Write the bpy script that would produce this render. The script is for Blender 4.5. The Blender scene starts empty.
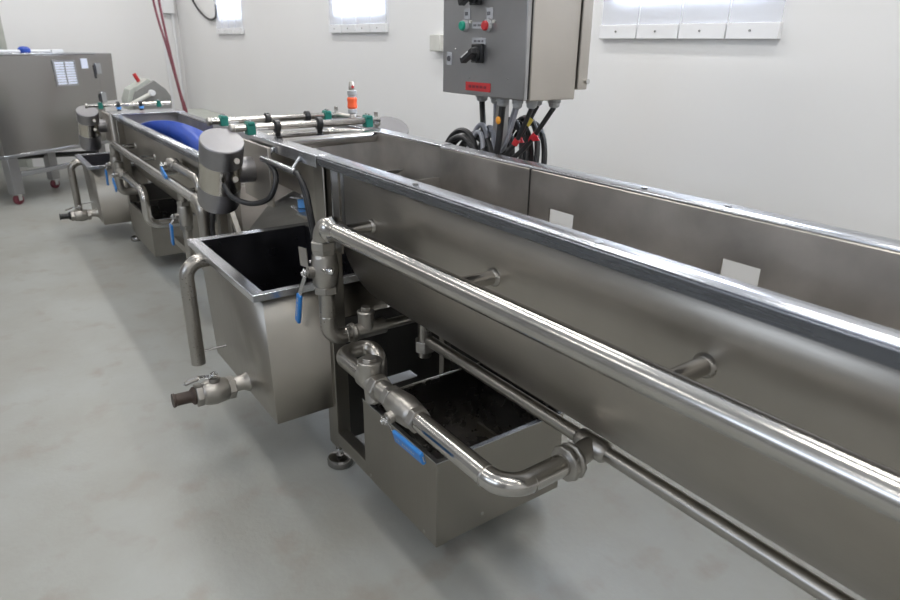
import bpy, bmesh, math, random
from mathutils import Vector, Matrix
random.seed(7)
V = Vector
PI = math.pi
COL = bpy.context.scene.collection

# ------------------------------------------------------------------ materials
def new_mat(name):
    m = bpy.data.materials.new(name); m.use_nodes = True
    nt = m.node_tree
    return m, nt, nt.nodes['Principled BSDF']

def steel(name, col=(.56, .54, .51), rough=.3, var=.08, stretch=(2, 40, 40), bump=.02, stain=.25, cscale=3.0):
    m, nt, b = new_mat(name)
    N, L = nt.nodes, nt.links
    tc = N.new('ShaderNodeTexCoord')
    mp = N.new('ShaderNodeMapping'); mp.inputs['Scale'].default_value = stretch
    L.new(tc.outputs['Object'], mp.inputs['Vector'])
    n1 = N.new('ShaderNodeTexNoise'); n1.inputs['Scale'].default_value = 6; n1.inputs['Detail'].default_value = 4
    L.new(mp.outputs['Vector'], n1.inputs['Vector'])
    n2 = N.new('ShaderNodeTexNoise'); n2.inputs['Scale'].default_value = cscale; n2.inputs['Detail'].default_value = 5
    L.new(tc.outputs['Object'], n2.inputs['Vector'])
    cr = N.new('ShaderNodeValToRGB')
    cr.color_ramp.elements[0].position = .3; cr.color_ramp.elements[1].position = .72
    d = 1 - stain
    cr.color_ramp.elements[0].color = (col[0]*d, col[1]*d, col[2]*d, 1)
    cr.color_ramp.elements[1].color = (*col, 1)
    L.new(n2.outputs['Fac'], cr.inputs['Fac']); L.new(cr.outputs['Color'], b.inputs['Base Color'])
    add = N.new('ShaderNodeMath'); add.operation = 'ADD'
    L.new(n1.outputs['Fac'], add.inputs[0]); L.new(n2.outputs['Fac'], add.inputs[1])
    mr = N.new('ShaderNodeMapRange'); mr.inputs['From Min'].default_value = .6; mr.inputs['From Max'].default_value = 1.4
    mr.inputs['To Min'].default_value = rough - var; mr.inputs['To Max'].default_value = rough + var
    L.new(add.outputs[0], mr.inputs['Value']); L.new(mr.outputs['Result'], b.inputs['Roughness'])
    b.inputs['Metallic'].default_value = 1
    if bump:
        bp = N.new('ShaderNodeBump'); bp.inputs['Strength'].default_value = bump; bp.inputs['Distance'].default_value = .01
        L.new(n1.outputs['Fac'], bp.inputs['Height']); L.new(bp.outputs['Normal'], b.inputs['Normal'])
    return m

def plain(name, col, rough=.45, metal=0, spec=.5, noise=.08, scale=12, coat=0):
    m, nt, b = new_mat(name)
    N, L = nt.nodes, nt.links
    tc = N.new('ShaderNodeTexCoord')
    n = N.new('ShaderNodeTexNoise'); n.inputs['Scale'].default_value = scale; n.inputs['Detail'].default_value = 3
    L.new(tc.outputs['Object'], n.inputs['Vector'])
    cr = N.new('ShaderNodeValToRGB')
    k0, k1 = 1 - noise, 1 + noise
    cr.color_ramp.elements[0].position = .3; cr.color_ramp.elements[1].position = .7
    cr.color_ramp.elements[0].color = (col[0]*k0, col[1]*k0, col[2]*k0, 1)
    cr.color_ramp.elements[1].color = (min(1, col[0]*k1), min(1, col[1]*k1), min(1, col[2]*k1), 1)
    L.new(n.outputs['Fac'], cr.inputs['Fac']); L.new(cr.outputs['Color'], b.inputs['Base Color'])
    b.inputs['Roughness'].default_value = rough; b.inputs['Metallic'].default_value = metal
    b.inputs['Specular IOR Level'].default_value = spec
    if coat: b.inputs['Coat Weight'].default_value = coat
    return m

M = {}
M['sheet'] = steel('brushed_sheet_steel', (.45, .42, .375), .37, .06, (1.5, 40, 40), .006, .25)
M['inner'] = steel('stained_sheet_steel', (.60, .575, .55), .46, .08, (4, 4, 4), .01, .4, 5)
M['rim'] = steel('bright_rim_steel', (.58, .595, .63), .24, .04, (1.5, 30, 30), 0, .15)
M['tube'] = steel('polished_tube_steel', (.55, .535, .51), .19, .03, (1.5, 30, 30), 0, .12)
M['tubedull'] = steel('dull_tube_steel', (.44, .42, .39), .30, .05, (3, 30, 30), .004, .2)
M['cast'] = steel('cast_fitting_steel', (.47, .45, .42), .38, .07, (30, 30, 30), .05, .25, 12)
M['box'] = steel('tank_sheet_steel', (.35, .33, .295), .34, .06, (40, 40, 2), .004, .15, 2)
M['cab'] = steel('cabinet_steel', (.46, .46, .47), .36, .06, (3, 3, 60), .01, .15, 4)
M['cabside'] = steel('cabinet_side_steel', (.54, .505, .46), .42, .06, (3, 3, 60), .01, .12, 4)
M['hopper'] = steel('hopper_steel', (.40, .39, .38), .22, .03, (3, 3, 3), .0, .06, 2)
M['motor'] = steel('motor_steel', (.60, .57, .51), .2, .04, (3, 3, 40), .004, .1, 4)
M['motorcap'] = steel('motor_cap_steel', (.34, .335, .345), .40, .04, (10, 10, 10), .01, .1, 6)
M['polish'] = steel('polished_chrome', (.7, .7, .7), .12, .02, (5, 5, 5), 0, .05)
M['tankreflect'] = steel('dark_reflection_tank_steel', (.25, .25, .28), .30, .06, (3, 3, 3), .005, .4, 4)  # dark surroundings mirrored inside the tanks, put into the colour
M['lip'] = steel('dark_reflection_lip_steel', (.20, .21, .235), .27, .05, (1.5, 30, 30), 0, .15)  # dark bluish colour stands for the dim floor mirrored in the lip
M['trayreflect'] = steel('dark_reflection_tray_steel', (.30, .29, .28), .27, .06, (3, 3, 3), .005, .35, 4)  # dim reflections inside the trays, put into the colour
M['footsteel'] = steel('dark_chromed_foot', (.30, .29, .28), .16, .03, (5, 5, 5), 0, .1)
M['winreflect'] = plain('pale_window_reflection', (.80, .85, 1.0), .3, noise=.02)  # pale colour stands for a window mirrored in the hopper steel
M['guard'] = plain('grey_guard_paint', (.22, .22, .215), .45)
M['dark'] = plain('dark_inside', (.03, .03, .035), .6)
M['darksteel'] = steel('shaded_dark_steel', (.16, .155, .15), .4, .06, (5, 5, 5), .01, .3)  # dark steel parts; on the rear panel it stands for shade
M['rubber'] = plain('black_rubber', (.018, .018, .02), .42, spec=.5)
M['greycable'] = plain('grey_cable_jacket', (.33, .34, .38), .4)
M['blackpl'] = plain('black_plastic', (.015, .016, .018), .3)
M['blue'] = plain('blue_grip_vinyl', (.02, .19, .55), .35, noise=.05)
M['bluepl'] = plain('blue_auger_plastic', (.018, .07, .42), .38, noise=.12)
M['bluebr'] = plain('light_blue_plastic', (.12, .38, .85), .35)
M['green'] = plain('green_clamp_plastic', (.005, .16, .125), .45)
M['brown'] = plain('brown_rubber_hose_tail', (.05, .033, .026), .5)
M['red'] = plain('red_plastic', (.50, .03, .035), .4)
M['redtape'] = plain('red_marker_tape', (.75, .02, .04), .4)
M['orange'] = plain('orange_plastic', (.9, .13, .04), .4)
M['amber'] = plain('amber_plastic', (.85, .35, .03), .4)
M['yellow'] = plain('yellow_tape', (.75, .6, .08), .4)
M['white'] = plain('white_plastic', (.75, .76, .78), .4, noise=.03)
M['greypl'] = plain('grey_plastic', (.42, .43, .44), .45)
M['greenbtn'] = plain('green_button_plastic', (.01, .32, .22), .35)
M['maroon'] = plain('dark_red_hose', (.16, .03, .045), .45)
M['tag'] = plain('grey_engraved_plate', (.42, .43, .46), .4)
M['ink'] = plain('dark_engraving', (.08, .08, .09), .5)
M['duct'] = plain('pale_green_grey_duct', (.46, .48, .44), .5)
M['wall'] = plain('white_painted_wall', (.80, .80, .80), .38, noise=.012, scale=1.2)
M['wallgrey'] = plain('grey_painted_wall', (.42, .42, .42), .5, noise=.02, scale=1.2)
M['ceil'] = plain('white_ceiling', (.82, .82, .82), .6, noise=.01)
M['frame'] = plain('white_window_frame', (.82, .83, .85), .35, noise=.02)
M['beige'] = plain('pale_wall_box', (.62, .62, .58), .45)
M['screw'] = plain('screw_metal', (.3, .3, .3), .35, metal=1)

# floor: pale grey epoxy with soft blotches and a slight sheen
m, nt, b = new_mat('grey_epoxy_floor'); N, L = nt.nodes, nt.links
tc = N.new('ShaderNodeTexCoord')
n1 = N.new('ShaderNodeTexNoise'); n1.inputs['Scale'].default_value = 1.6; n1.inputs['Detail'].default_value = 6; n1.inputs['Roughness'].default_value = .6
L.new(tc.outputs['Object'], n1.inputs['Vector'])
cr = N.new('ShaderNodeValToRGB'); e = cr.color_ramp.elements
e[0].position = .30; e[0].color = (.30, .295, .265, 1); e[1].position = .62; e[1].color = (.36, .37, .355, 1)
L.new(n1.outputs['Fac'], cr.inputs['Fac'])
n3 = N.new('ShaderNodeTexNoise'); n3.inputs['Scale'].default_value = 7; n3.inputs['Detail'].default_value = 5
L.new(tc.outputs['Object'], n3.inputs['Vector'])
cr2 = N.new('ShaderNodeValToRGB'); e = cr2.color_ramp.elements
e[0].position = .55; e[0].color = (0, 0, 0, 1); e[1].position = .75; e[1].color = (1, 1, 1, 1)
L.new(n3.outputs['Fac'], cr2.inputs['Fac'])
mx = N.new('ShaderNodeMixRGB'); mx.inputs['Color2'].default_value = (.29, .265, .23, 1)
ml = N.new('ShaderNodeMath'); ml.operation = 'MULTIPLY'; ml.inputs[1].default_value = .75
L.new(cr2.outputs['Color'], ml.inputs[0]); L.new(ml.outputs[0], mx.inputs['Fac'])
L.new(cr.outputs['Color'], mx.inputs['Color1']); L.new(mx.outputs['Color'], b.inputs['Base Color'])
mr = N.new('ShaderNodeMapRange'); mr.inputs['To Min'].default_value = .34; mr.inputs['To Max'].default_value = .5
L.new(n1.outputs['Fac'], mr.inputs['Value']); L.new(mr.outputs['Result'], b.inputs['Roughness'])
n4 = N.new('ShaderNodeTexNoise'); n4.inputs['Scale'].default_value = 60; n4.inputs['Detail'].default_value = 3
L.new(tc.outputs['Object'], n4.inputs['Vector'])
bp = N.new('ShaderNodeBump'); bp.inputs['Strength'].default_value = .08; bp.inputs['Distance'].default_value = .01
L.new(n4.outputs['Fac'], bp.inputs['Height']); L.new(bp.outputs['Normal'], b.inputs['Normal'])
b.inputs['Specular IOR Level'].default_value = .4
M['floor'] = m

def see_through(name, col, amount, rough):
    m, nt, b = new_mat(name); N, L = nt.nodes, nt.links
    b.inputs['Base Color'].default_value = (*col, 1); b.inputs['Roughness'].default_value = rough
    t = N.new('ShaderNodeBsdfTransparent'); mix = N.new('ShaderNodeMixShader'); mix.inputs[0].default_value = amount
    L.new(t.outputs[0], mix.inputs[1]); L.new(b.outputs[0], mix.inputs[2])
    L.new(mix.outputs[0], N['Material Output'].inputs['Surface'])
    return m
M['glass'] = see_through('window_glass', (.8, .88, .95), .08, .05)
M['strip'] = see_through('clear_plastic_strip', (.86, .89, .97), .32, .25)
m, nt, b = new_mat('luminaire_diffuser')
b.inputs['Emission Color'].default_value = (1, .97, .92, 1); b.inputs['Emission Strength'].default_value = 4
M['lamp'] = m

# ------------------------------------------------------------------ helpers
def frame_of(d):
    d = d.normalized()
    u = V((0, 0, 1)) if abs(d.z) < .9 else V((1, 0, 0))
    a = d.cross(u).normalized(); b2 = d.cross(a).normalized()
    return a, b2

def fillet(pts, rad, n=7):
    pts = [V(p) for p in pts]; out = [pts[0]]
    for i in range(1, len(pts)-1):
        p, a, c = pts[i], pts[i-1], pts[i+1]
        d0 = (a-p); d1 = (c-p); l0, l1 = d0.length, d1.length; d0.normalize(); d1.normalize()
        ang = d0.angle(d1)
        if abs(ang - PI) < .02: out.append(p); continue
        t = min(rad / math.tan(ang/2), l0*.49 if i > 1 else l0*.98, l1*.49 if i < len(pts)-2 else l1*.98)
        r = t*math.tan(ang/2)
        cen = p + (d0+d1).normalized()*(r/math.sin(ang/2))
        s = p + d0*t - cen; e2 = p + d1*t - cen
        ax = s.cross(e2).normalized(); tot = s.angle(e2)
        for k in range(n+1):
            out.append(cen + Matrix.Rotation(tot*k/n, 3, ax) @ s)
    out.append(pts[-1]); return out

def spline(pts, n=8):
    pts = [V(p) for p in pts]; P = [pts[0]*2-pts[1]] + pts + [pts[-1]*2-pts[-2]]; out = []
    for i in range(1, len(P)-2):
        for k in range(n):
            t = k/n; a, b2, c, d = P[i-1], P[i], P[i+1], P[i+2]
            out.append(.5*((2*b2)+(c-a)*t+(2*a-5*b2+4*c-d)*t*t+(3*b2-a-3*c+d)*t**3))
    out.append(pts[-1]); return out

class B:
    def __init__(s): s.bm = bmesh.new()
    def hexa(s, c):
        v = [s.bm.verts.new(p) for p in c]
        for f in ((0,3,2,1), (4,5,6,7), (0,1,5,4), (1,2,6,5), (2,3,7,6), (3,0,4,7)): s.bm.faces.new([v[i] for i in f])
        return s
    def box(s, x0, x1, y0, y1, z0, z1):
        return s.hexa([(x0,y0,z0), (x1,y0,z0), (x1,y1,z0), (x0,y1,z0), (x0,y0,z1), (x1,y0,z1), (x1,y1,z1), (x0,y1,z1)])
    def obb(s, c, a, b2, d):
        c, a, b2, d = V(c), V(a), V(b2), V(d)
        return s.hexa([c-a-b2-d, c+a-b2-d, c+a+b2-d, c-a+b2-d, c-a-b2+d, c+a-b2+d, c+a+b2+d, c-a+b2+d])
    def ring(s, c, a, b2, r, n, ph=0):
        return [s.bm.verts.new(c + a*(r*math.cos(2*PI*k/n+ph)) + b2*(r*math.sin(2*PI*k/n+ph))) for k in range(n)]
    def skin(s, r0, r1):
        n = len(r0)
        for k in range(n): s.bm.faces.new((r0[k], r0[(k+1)%n], r1[(k+1)%n], r1[k]))
    def lathe(s, p, d, prof, n=28, cap=(True, True)):
        p, d = V(p), V(d).normalized(); a, b2 = frame_of(d); rings = []
        for t, r in prof: rings.append(s.ring(p+d*t, a, b2, max(r, 1e-4), n))
        for i in range(len(rings)-1): s.skin(rings[i], rings[i+1])
        if cap[0]: s.bm.faces.new(rings[0][::-1])
        if cap[1]: s.bm.faces.new(rings[-1])
        return s
    def cyl(s, p0, p1, r, r1=None, n=24, cap=(True, True)):
        p0, p1 = V(p0), V(p1)
        return s.lathe(p0, p1-p0, [(0, r), ((p1-p0).length, r if r1 is None else r1)], n, cap)
    def tube(s, pts, r, n=18, cap=True):
        pts = [V(p) for p in pts]; a = None; prev = None
        for i, p in enumerate(pts):
            d = (pts[min(i+1, len(pts)-1)] - pts[max(i-1, 0)]).normalized()
            if a is None: a, b2 = frame_of(d)
            else: a = (a - d*a.dot(d)).normalized(); b2 = d.cross(a)
            rg = s.ring(p, a, b2, r, n)
            if prev: s.skin(prev, rg)
            elif cap: s.bm.faces.new(rg[::-1])
            prev = rg
        if cap: s.bm.faces.new(prev)
        return s
    def prism(s, poly, ext):
        ext = V(ext); a = [s.bm.verts.new(V(p)) for p in poly]; b2 = [s.bm.verts.new(V(p)+ext) for p in poly]
        s.bm.faces.new(a[::-1]); s.bm.faces.new(b2); n = len(a)
        for k in range(n): s.bm.faces.new((a[k], a[(k+1)%n], b2[(k+1)%n], b2[k]))
        return s
    def sheet(s, rows, skip=()):
        vs = [[s.bm.verts.new(p) for p in r] for r in rows]
        for i in range(len(vs)-1):
            for j in range(len(vs[0])-1):
                if (i, j) in skip: continue
                s.bm.faces.new((vs[i][j], vs[i+1][j], vs[i+1][j+1], vs[i][j+1]))
        return s
    def ell(s, c, rx, ry, rz, u=16, v=10):
        mat = Matrix.Translation(V(c)) @ Matrix.Diagonal((rx, ry, rz, 1))
        bmesh.ops.create_uvsphere(s.bm, u_segments=u, v_segments=v, radius=1, matrix=mat); return s
    def build(s, name, mat, parent=None, bevel=0, solid=0, origin=None, ang=35):
        loose = [v for v in s.bm.verts if not v.link_faces]
        for v in loose: s.bm.verts.remove(v)
        bmesh.ops.recalc_face_normals(s.bm, faces=s.bm.faces)
        o0 = V((0, 0, 0))
        if parent is not None: o0 = root_loc(parent)
        elif origin is not None: o0 = V(origin)
        bmesh.ops.translate(s.bm, verts=s.bm.verts, vec=-o0)
        me = bpy.data.meshes.new(name); s.bm.to_mesh(me); s.bm.free()
        me.materials.append(M[mat])
        me.polygons.foreach_set('use_smooth', [True]*len(me.polygons))
        me.set_sharp_from_angle(angle=math.radians(ang))
        o = bpy.data.objects.new(name, me); COL.objects.link(o)
        if parent is not None: o.parent = parent
        else: o.location = o0
        if solid:
            md = o.modifiers.new('thickness', 'SOLIDIFY'); md.thickness = solid; md.offset = 0
        if bevel:
            md = o.modifiers.new('bevel', 'BEVEL'); md.width = bevel; md.segments = 2; md.limit_method = 'ANGLE'; md.angle_limit = math.radians(40)
            md.harden_normals = False
        return o

def root_loc(o):
    while o.parent is not None: o = o.parent
    return o.location.copy()

def thing(name, label, cat, loc, group=None):
    o = bpy.data.objects.new(name, None); COL.objects.link(o); o.location = loc; o.empty_display_size = .1
    o['label'] = label; o['category'] = cat
    if group: o['group'] = group
    return o
def tag(o, label, cat, group=None):
    o['label'] = label; o['category'] = cat
    if group: o['group'] = group
    return o
def struct(o): o['kind'] = 'structure'; return o

# ------------------------------------------------------------------ room
XL, XR, YB, YF, ZC = -9.04, 3.0, 2.3, -4.0, 3.1
struct(B().box(XL-.15, XR+.15, YF-.15, YB+.15, -.1, 0).build('floor', 'floor'))
struct(B().box(XL-.15, XR+.15, YF-.15, YB+.15, ZC, ZC+.1).build('ceiling', 'ceil'))
# back wall with three window openings (x0, x1, sill z)
WIN = [(-7.44, -6.72, 1.60, 1.465), (-4.72, -3.98, 1.575, 1.465), (-2.055, -1.345, 1.575, 1.43)]
WT = 2.45
w = B(); xs = [XL-.15] + [x for a in WIN for x in a[:2]] + [XR+.15]
for i in range(0, len(xs), 2): w.box(xs[i], xs[i+1], YB, YB+.15, 0, ZC)
for a in WIN:
    w.box(a[0], a[1], YB, YB+.15, 0, a[2]); w.box(a[0], a[1], YB, YB+.15, WT, ZC)
struct(w.build('wall_back', 'wall'))
# left wall with a doorway at its camera end
w = B(); w.box(XL-.15, XL, .46, YB, 0, ZC); w.box(XL-.15, XL, YF, -.55, 0, ZC); w.box(XL-.15, XL, -.55, .46, 2.15, ZC)
struct(w.build('wall_left', 'wall'))
struct(B().box(XR, XR+.15, YF, YB, 0, ZC).build('wall_right', 'wall'))
struct(B().box(XL, XR, YF-.15, YF, 0, ZC).build('wall_front', 'wallgrey'))
d = struct(B().box(XL-.13, XL-.07, -.55, .46, 0, 2.15).build('door_1', 'duct', bevel=.003))
B().box(XL-.07, XL-.06, -.45, .36, .1, 2.05).build('door_panel', 'darksteel', d)
struct(B().box(XL-.10, XL+.012, .40, .46, 0, 2.15).build('trim_1', 'duct', bevel=.003))
struct(B().box(XL, XL+.022, 2.09, 2.12, 0, ZC).build('trim_2', 'frame', bevel=.004))
struct(B().cyl((XL+.02, 2.24, 0), (XL+.02, 2.24, ZC), .018).build('trim_3', 'frame'))
for i, (x0, x1, zs, zb) in enumerate(WIN):
    fr = B(); t = .035; y0, y1 = YB+.03, YB+.09
    fr.box(x0, x1, y0, y1, zs, zs+t); fr.box(x0, x1, y0, y1, WT-t, WT)
    fr.box(x0, x0+t, y0, y1, zs+t, WT-t); fr.box(x1-t, x1, y0, y1, zs+t, WT-t)
    xm = (x0+x1)/2; fr.box(xm-.015, xm+.015, y0+.01, y1-.01, zs+t, WT-t)
    f = struct(fr.build('window_%d' % (i+1), 'frame', bevel=.003))
    B().box(x0+t, x1-t, YB+.055, YB+.06, zs+t, WT-t).build('pane', 'glass', f)
    c = thing('strip_curtain', ['clear plastic strip cover over the farthest small window near the room corner',
                          'clear plastic strip cover with screwed batten over the middle window',
                          'wide clear plastic strip cover with screwed white batten right of the control cabinet'][i], 'window cover', (xm, YB, zb))
    n = 4; hb = .054; sx0, sx1 = x0-.05, x1+.05; wd = (sx1-sx0)/n
    for k in range(n):
        a, b2 = sx0+k*wd+.004, sx0+(k+1)*wd-.004
        s = B().box(a, b2, YB-.016, YB-.012, zb+.01, WT+.1).build('strip', 'strip', c)
        bt = B().box(a-.001, b2+.001, YB-.024, YB-.001, zb, zb+hb); bt.build('batten', 'frame', c, bevel=.002)
        B().cyl((a+wd*.45, YB-.028, zb+.028), (a+wd*.45, YB-.02, zb+.028), .004, n=12).build('screw', 'screw', c)

# ------------------------------------------------------------------ fittings (parts of pipe runs)
def hexnut(parent, p0, d, l, r, mat='cast', name='hex_nut'):
    return B().lathe(p0, d, [(0, r*.93), (.003, r), (l-.003, r), (l, r*.93)], 6).build(name, mat, parent, bevel=.0015, ang=25)

def ball_valve(parent, c, d, h, drop, R=.033, L=.085, bl=.10, arm=.035, gripmat='blue', gw=.0125):
    """c centre, d pipe direction, h stem direction, drop handle direction"""
    c, d, h, drop = V(c), V(d).normalized(), V(h).normalized(), V(drop).normalized()
    body = B(); L2 = L/2
    body.lathe(c-d*L2, d, [(0, R*.8), (.006, R*.92), (.012, R*.95), (L2-.01, R*1.03), (L2, R*1.06), (L2+.01, R*1.03), (L-.012, R*.95), (L-.006, R*.92), (L, R*.8)], 28)
    body.cyl(c+h*R*.7, c+h*(R+.014), R*.42, n=20)
    vb = body.build('valve_body', 'cast', parent)
    hexnut(parent, c-d*(L2+.022), d, .024, R*.93); hexnut(parent, c+d*(L2-.002), d, .024, R*.93)
    st = B().cyl(c+h*(R+.012), c+h*(R+.034), .0065, n=14)
    st.lathe(c+h*(R+.02), h, [(0, .013), (.008, .013)], 6); st.build('valve_stem', 'polish', parent, bevel=.001)
    side = h.cross(drop).normalized()
    base = c+h*(R+.024)
    lev = B(); p1 = base + drop*arm + h*.012; p2 = p1 + drop*(bl+.005)
    lev.obb(base+drop*.004, drop*.016, side*.011, h*.0015)
    lev.obb((base+drop*.016+p1)/2, (p1-base-drop*.016)/2, side*.009, h*.0015)
    lev.obb((p1+p2)/2, (p2-p1)/2, side*.008, h*.0015)
    lv = lev.build('handle', 'polish', parent, bevel=.001)
    g = B().obb(p1+drop*(bl*.52), drop*(bl*.5), side*gw, h*.0055)
    gr = g.build('grip', gripmat, lv, bevel=.004)
    mk = B()
    for k in range(9):
        if k == 2: continue
        mk.obb(p1+drop*(bl*(.16+.075*k))+h*.0058, drop*.0025, side*(.002+.001*(k % 2)), h*.0002)
    mk.build('lettering', 'tag', gr)
    return vb

def weld_ring(parent, p, d, r, w=.003):
    return B().lathe(V(p)-V(d).normalized()*w, d, [(0, r), (w, r+.0012), (2*w, r)], 26, (False, False)).build('weld_seam', 'tubedull', parent)

def foot(parent, x, y, top, R=.046):
    s = B().cyl((x, y, .03), (x, y, top), .009, n=14); s.lathe((x, y, .052), (0, 0, 1), [(0, .015), (.012, .015)], 6)
    st = s.build('foot_stem', 'polish', parent)
    B().lathe((x, y, 0), (0, 0, 1), [(0, R*.92), (.005, R), (.022, R), (.030, R*.9), (.034, R*.7), (.038, R*.3), (.044, R*.25)], 28).build('foot_pad', 'footsteel', parent)

# ------------------------------------------------------------------ long trough
YC = 1.045
def prof(zr, slots=False):
    near = [(.800, -.024), (.8000, -.003), (.803, 0), (.850, 0), (.855, -.006), (.855, -.10), (.855, -.155)]
    curve = [(.855, -.165), (.858, -.225), (.868, -.28), (.892, -.352), (.936, -.43), (.985, -.482), (YC, -.503)]
    c3 = spline([(0, a, b2) for a, b2 in curve], 4)
    half = near + [(p.y, p.z) for p in c3]
    full = half + [(2*YC-a, b2) for a, b2 in half[::-1][1:]]
    return [(a, zr+b2) for a, b2 in full]

def make_trough(x0, x1, zr, label, holes=(), bolts=(), stubs=(), stub_z=None, seams=(), pipe_y=.745, rear_legs=()):
    t = thing('wash_trough', label, 'trough', ((x0+x1)/2, YC, 0))
    P = prof(zr); n = len(P)
    st = sorted(set([x0, x1] + [h for hh in holes for h in hh]))
    jtop = [j for j in range(n) if P[j][0] > 1.2 and abs(P[j][1]-(zr-.10)) < 1e-4][0]
    skip = set()
    for i in range(len(st)-1):
        for hh in holes:
            if abs(st[i]-hh[0]) < 1e-6: skip.add((i, jtop-1))
    sh = B(); sh.sheet([[(x, a, b2) for a, b2 in P[4:n-4]] for x in st], {(i, j-4) for i, j in skip})
    shell = sh.build('trough_shell', 'sheet', t, solid=.003)
    for nm, seg, y_ in (('near_rim', P[2:5], .8), ('far_rim', P[n-5:n-2], 2*YC-.8)):
        rm = B().sheet([[(x, a, b2) for a, b2 in seg] for x in (x0-.002, x1+.002)]).build(nm, 'rim', t, solid=.004, ang=20)
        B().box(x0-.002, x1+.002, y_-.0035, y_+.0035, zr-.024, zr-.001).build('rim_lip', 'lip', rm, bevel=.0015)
    lin = B().sheet([[(x, 2*YC-.8585, zr+b2) for b2 in (-.008, -.10, -.155, -.165)] + [(x, 2*YC-a-.0035, b2) for a, b2 in P[7:18]] for x in st],
                    {(i, 1) for i in range(len(st)-1) if any(abs(st[i]-hh[0]) < 1e-6 for hh in holes)})
    lin.build('inner_face', 'inner', t)
    # end plates closing the U
    for x in (x0+.002, x1-.002):
        pl = [(x-.0015, a, b2) for a, b2 in P if .85 < a < 2*YC-.85 and b2 < zr-.09]
        B().prism(pl, (.003, 0, 0)).build('end_plate', 'inner', t)
    for x in seams:
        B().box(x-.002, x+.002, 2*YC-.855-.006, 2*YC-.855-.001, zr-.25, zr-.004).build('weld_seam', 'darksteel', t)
    for bx, by in bolts:
        q = B().lathe((bx, by, zr+.001), (0, 0, 1), [(0, .0075), (.003, .0075)], 16); q.build('rim_bolt', 'darksteel', t)
    for x in stubs:
        z = stub_z(x)
        B().cyl((x, pipe_y+.015, z), (x, .858, z), .0155, n=20).build('pipe_bracket', 'tube', t)
        B().lathe((x, .846, z), (0, 1, 0), [(0, .0165), (.003, .020), (.009, .022)], 20).build('weld_collar', 'tubedull', t)
    for x in rear_legs:
        for y in (.83, 1.26):
            B().box(x-.025, x+.025, y-.025, y+.025, .07, zr-.03).build('leg', 'box', t, bevel=.003)
            foot(t, x, y, .075)
        B().box(x-.02, x+.02, .85, 1.24, .3, .34).build('cross_brace', 'box', t, bevel=.003)
    return t

ZR1, ZR2 = 1.087, .905
hz = lambda x: .921 + (x+1.57)*.017
def arcs(*a): return fillet(*a)

# --- near section ---------------------------------------------------------
T1 = make_trough(-1.79, .95, ZR1, 'long U-shaped stainless trough in the foreground with open top and flat rims',
                 holes=[(-1.262, -1.170), (-.735, -.648)],
                 bolts=[(-1.30, .825), (-.72, .825), (-.98, 1.262), (-.76, 1.262), (.1, .825), (-.2, 1.262)],
                 stubs=[-1.574, -1.03, -.507, .02, .55], stub_z=hz, seams=[-1.345, -.15], rear_legs=[.75])
# head frame at the left end of the near trough
B().box(-1.855, -1.785, .81, .86, .075, 1.06).build('front_post', 'box', T1, bevel=.003)
B().box(-1.855, -1.785, 1.252, 1.30, .075, 1.06).build('rear_post', 'box', T1, bevel=.003)
foot(T1, -1.81, .825, .08); foot(T1, -1.81, 1.265, .08)
B().box(-1.785, -1.18, .81, .85, .095, .145).build('base_rail', 'box', T1, bevel=.002)
B().box(-1.785, -1.20, 1.25, 1.29, .095, .145).build('base_rail', 'box', T1, bevel=.002)
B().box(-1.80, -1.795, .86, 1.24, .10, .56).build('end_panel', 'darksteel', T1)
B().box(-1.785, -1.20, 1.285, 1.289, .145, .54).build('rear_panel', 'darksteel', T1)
B().box(-1.90, -1.785, .815, .821, .74, 1.06).build('post_plate', 'sheet', T1)
B().box(-1.787, -1.735, .835, .841, .80, 1.062).build('corner_plate', 'sheet', T1)
B().box(-1.745, -1.738, .815, .856, .82, 1.062).build('corner_rib', 'rim', T1)
B().box(-1.905, -1.855, .79, .812, .30, .335).build('mounting_tab', 'box', T1, bevel=.002)
# side panels of the head
B().box(-2.80, -1.79, .838, .842, .93, 1.075).build('side_panel', 'sheet', T1)
B().box(-2.80, -1.79, 1.246, 1.25, .62, 1.085).build('side_panel', 'inner', T1)
for nm, a, b2 in (('near_rim', .798, .852), ('far_rim', 1.235, 1.292)):
    B().box(-2.80, -1.80, a, b2, 1.083, 1.091).build(nm, 'rim', T1, bevel=.003)
B().box(-2.80, -1.80, .796, .80, 1.055, 1.09).build('rim_lip', 'rim', T1, bevel=.001)
B().cyl((-2.155, .835, 1.075), (-2.25, 1.245, 1.068), .021).build('cross_tube', 'tube', T1)
B().tube(fillet([(-2.36, .83, 1.075), (-2.40, 1.13, 1.075), (-2.31, 1.245, 1.07)], .05), .016).build('cross_tube', 'tube', T1)
B().box(-2.80, -2.75, .81, .86, .35, 1.06).build('front_post', 'box', T1, bevel=.003)
B().box(-2.80, -2.75, 1.252, 1.30, .075, 1.06).build('rear_post', 'box', T1, bevel=.003)
foot(T1, -2.775, 1.265, .08)
# inclined discharge chute under the head
B().sheet([[(-2.0, .87, .98), (-2.0, 1.22, .98)], [(-2.45, .87, .80), (-2.45, 1.22, .80)], [(-2.78, .87, .60), (-2.78, 1.22, .60)]]).build('chute', 'inner', T1, solid=.004)
B().prism([(-2.77, .80, .77), (-2.745, .80, .77), (-2.60, .80, .60), (-2.63, .80, .60)], (0, .02, 0)).build('brace', 'box', T1)
# drain stub under the trough with its coupling
dr = B().cyl((-1.62, 1.06, .585), (-1.62, 1.06, .44), .022); dr.build('drain_stub', 'tubedull', T1)
hexnut(T1, (-1.62, 1.06, .50), (0, 0, -1), .04, .034)
B().box(-1.665, -1.62, .93, 1.03, .372, .376).build('splash_tab', 'white', T1)

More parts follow.
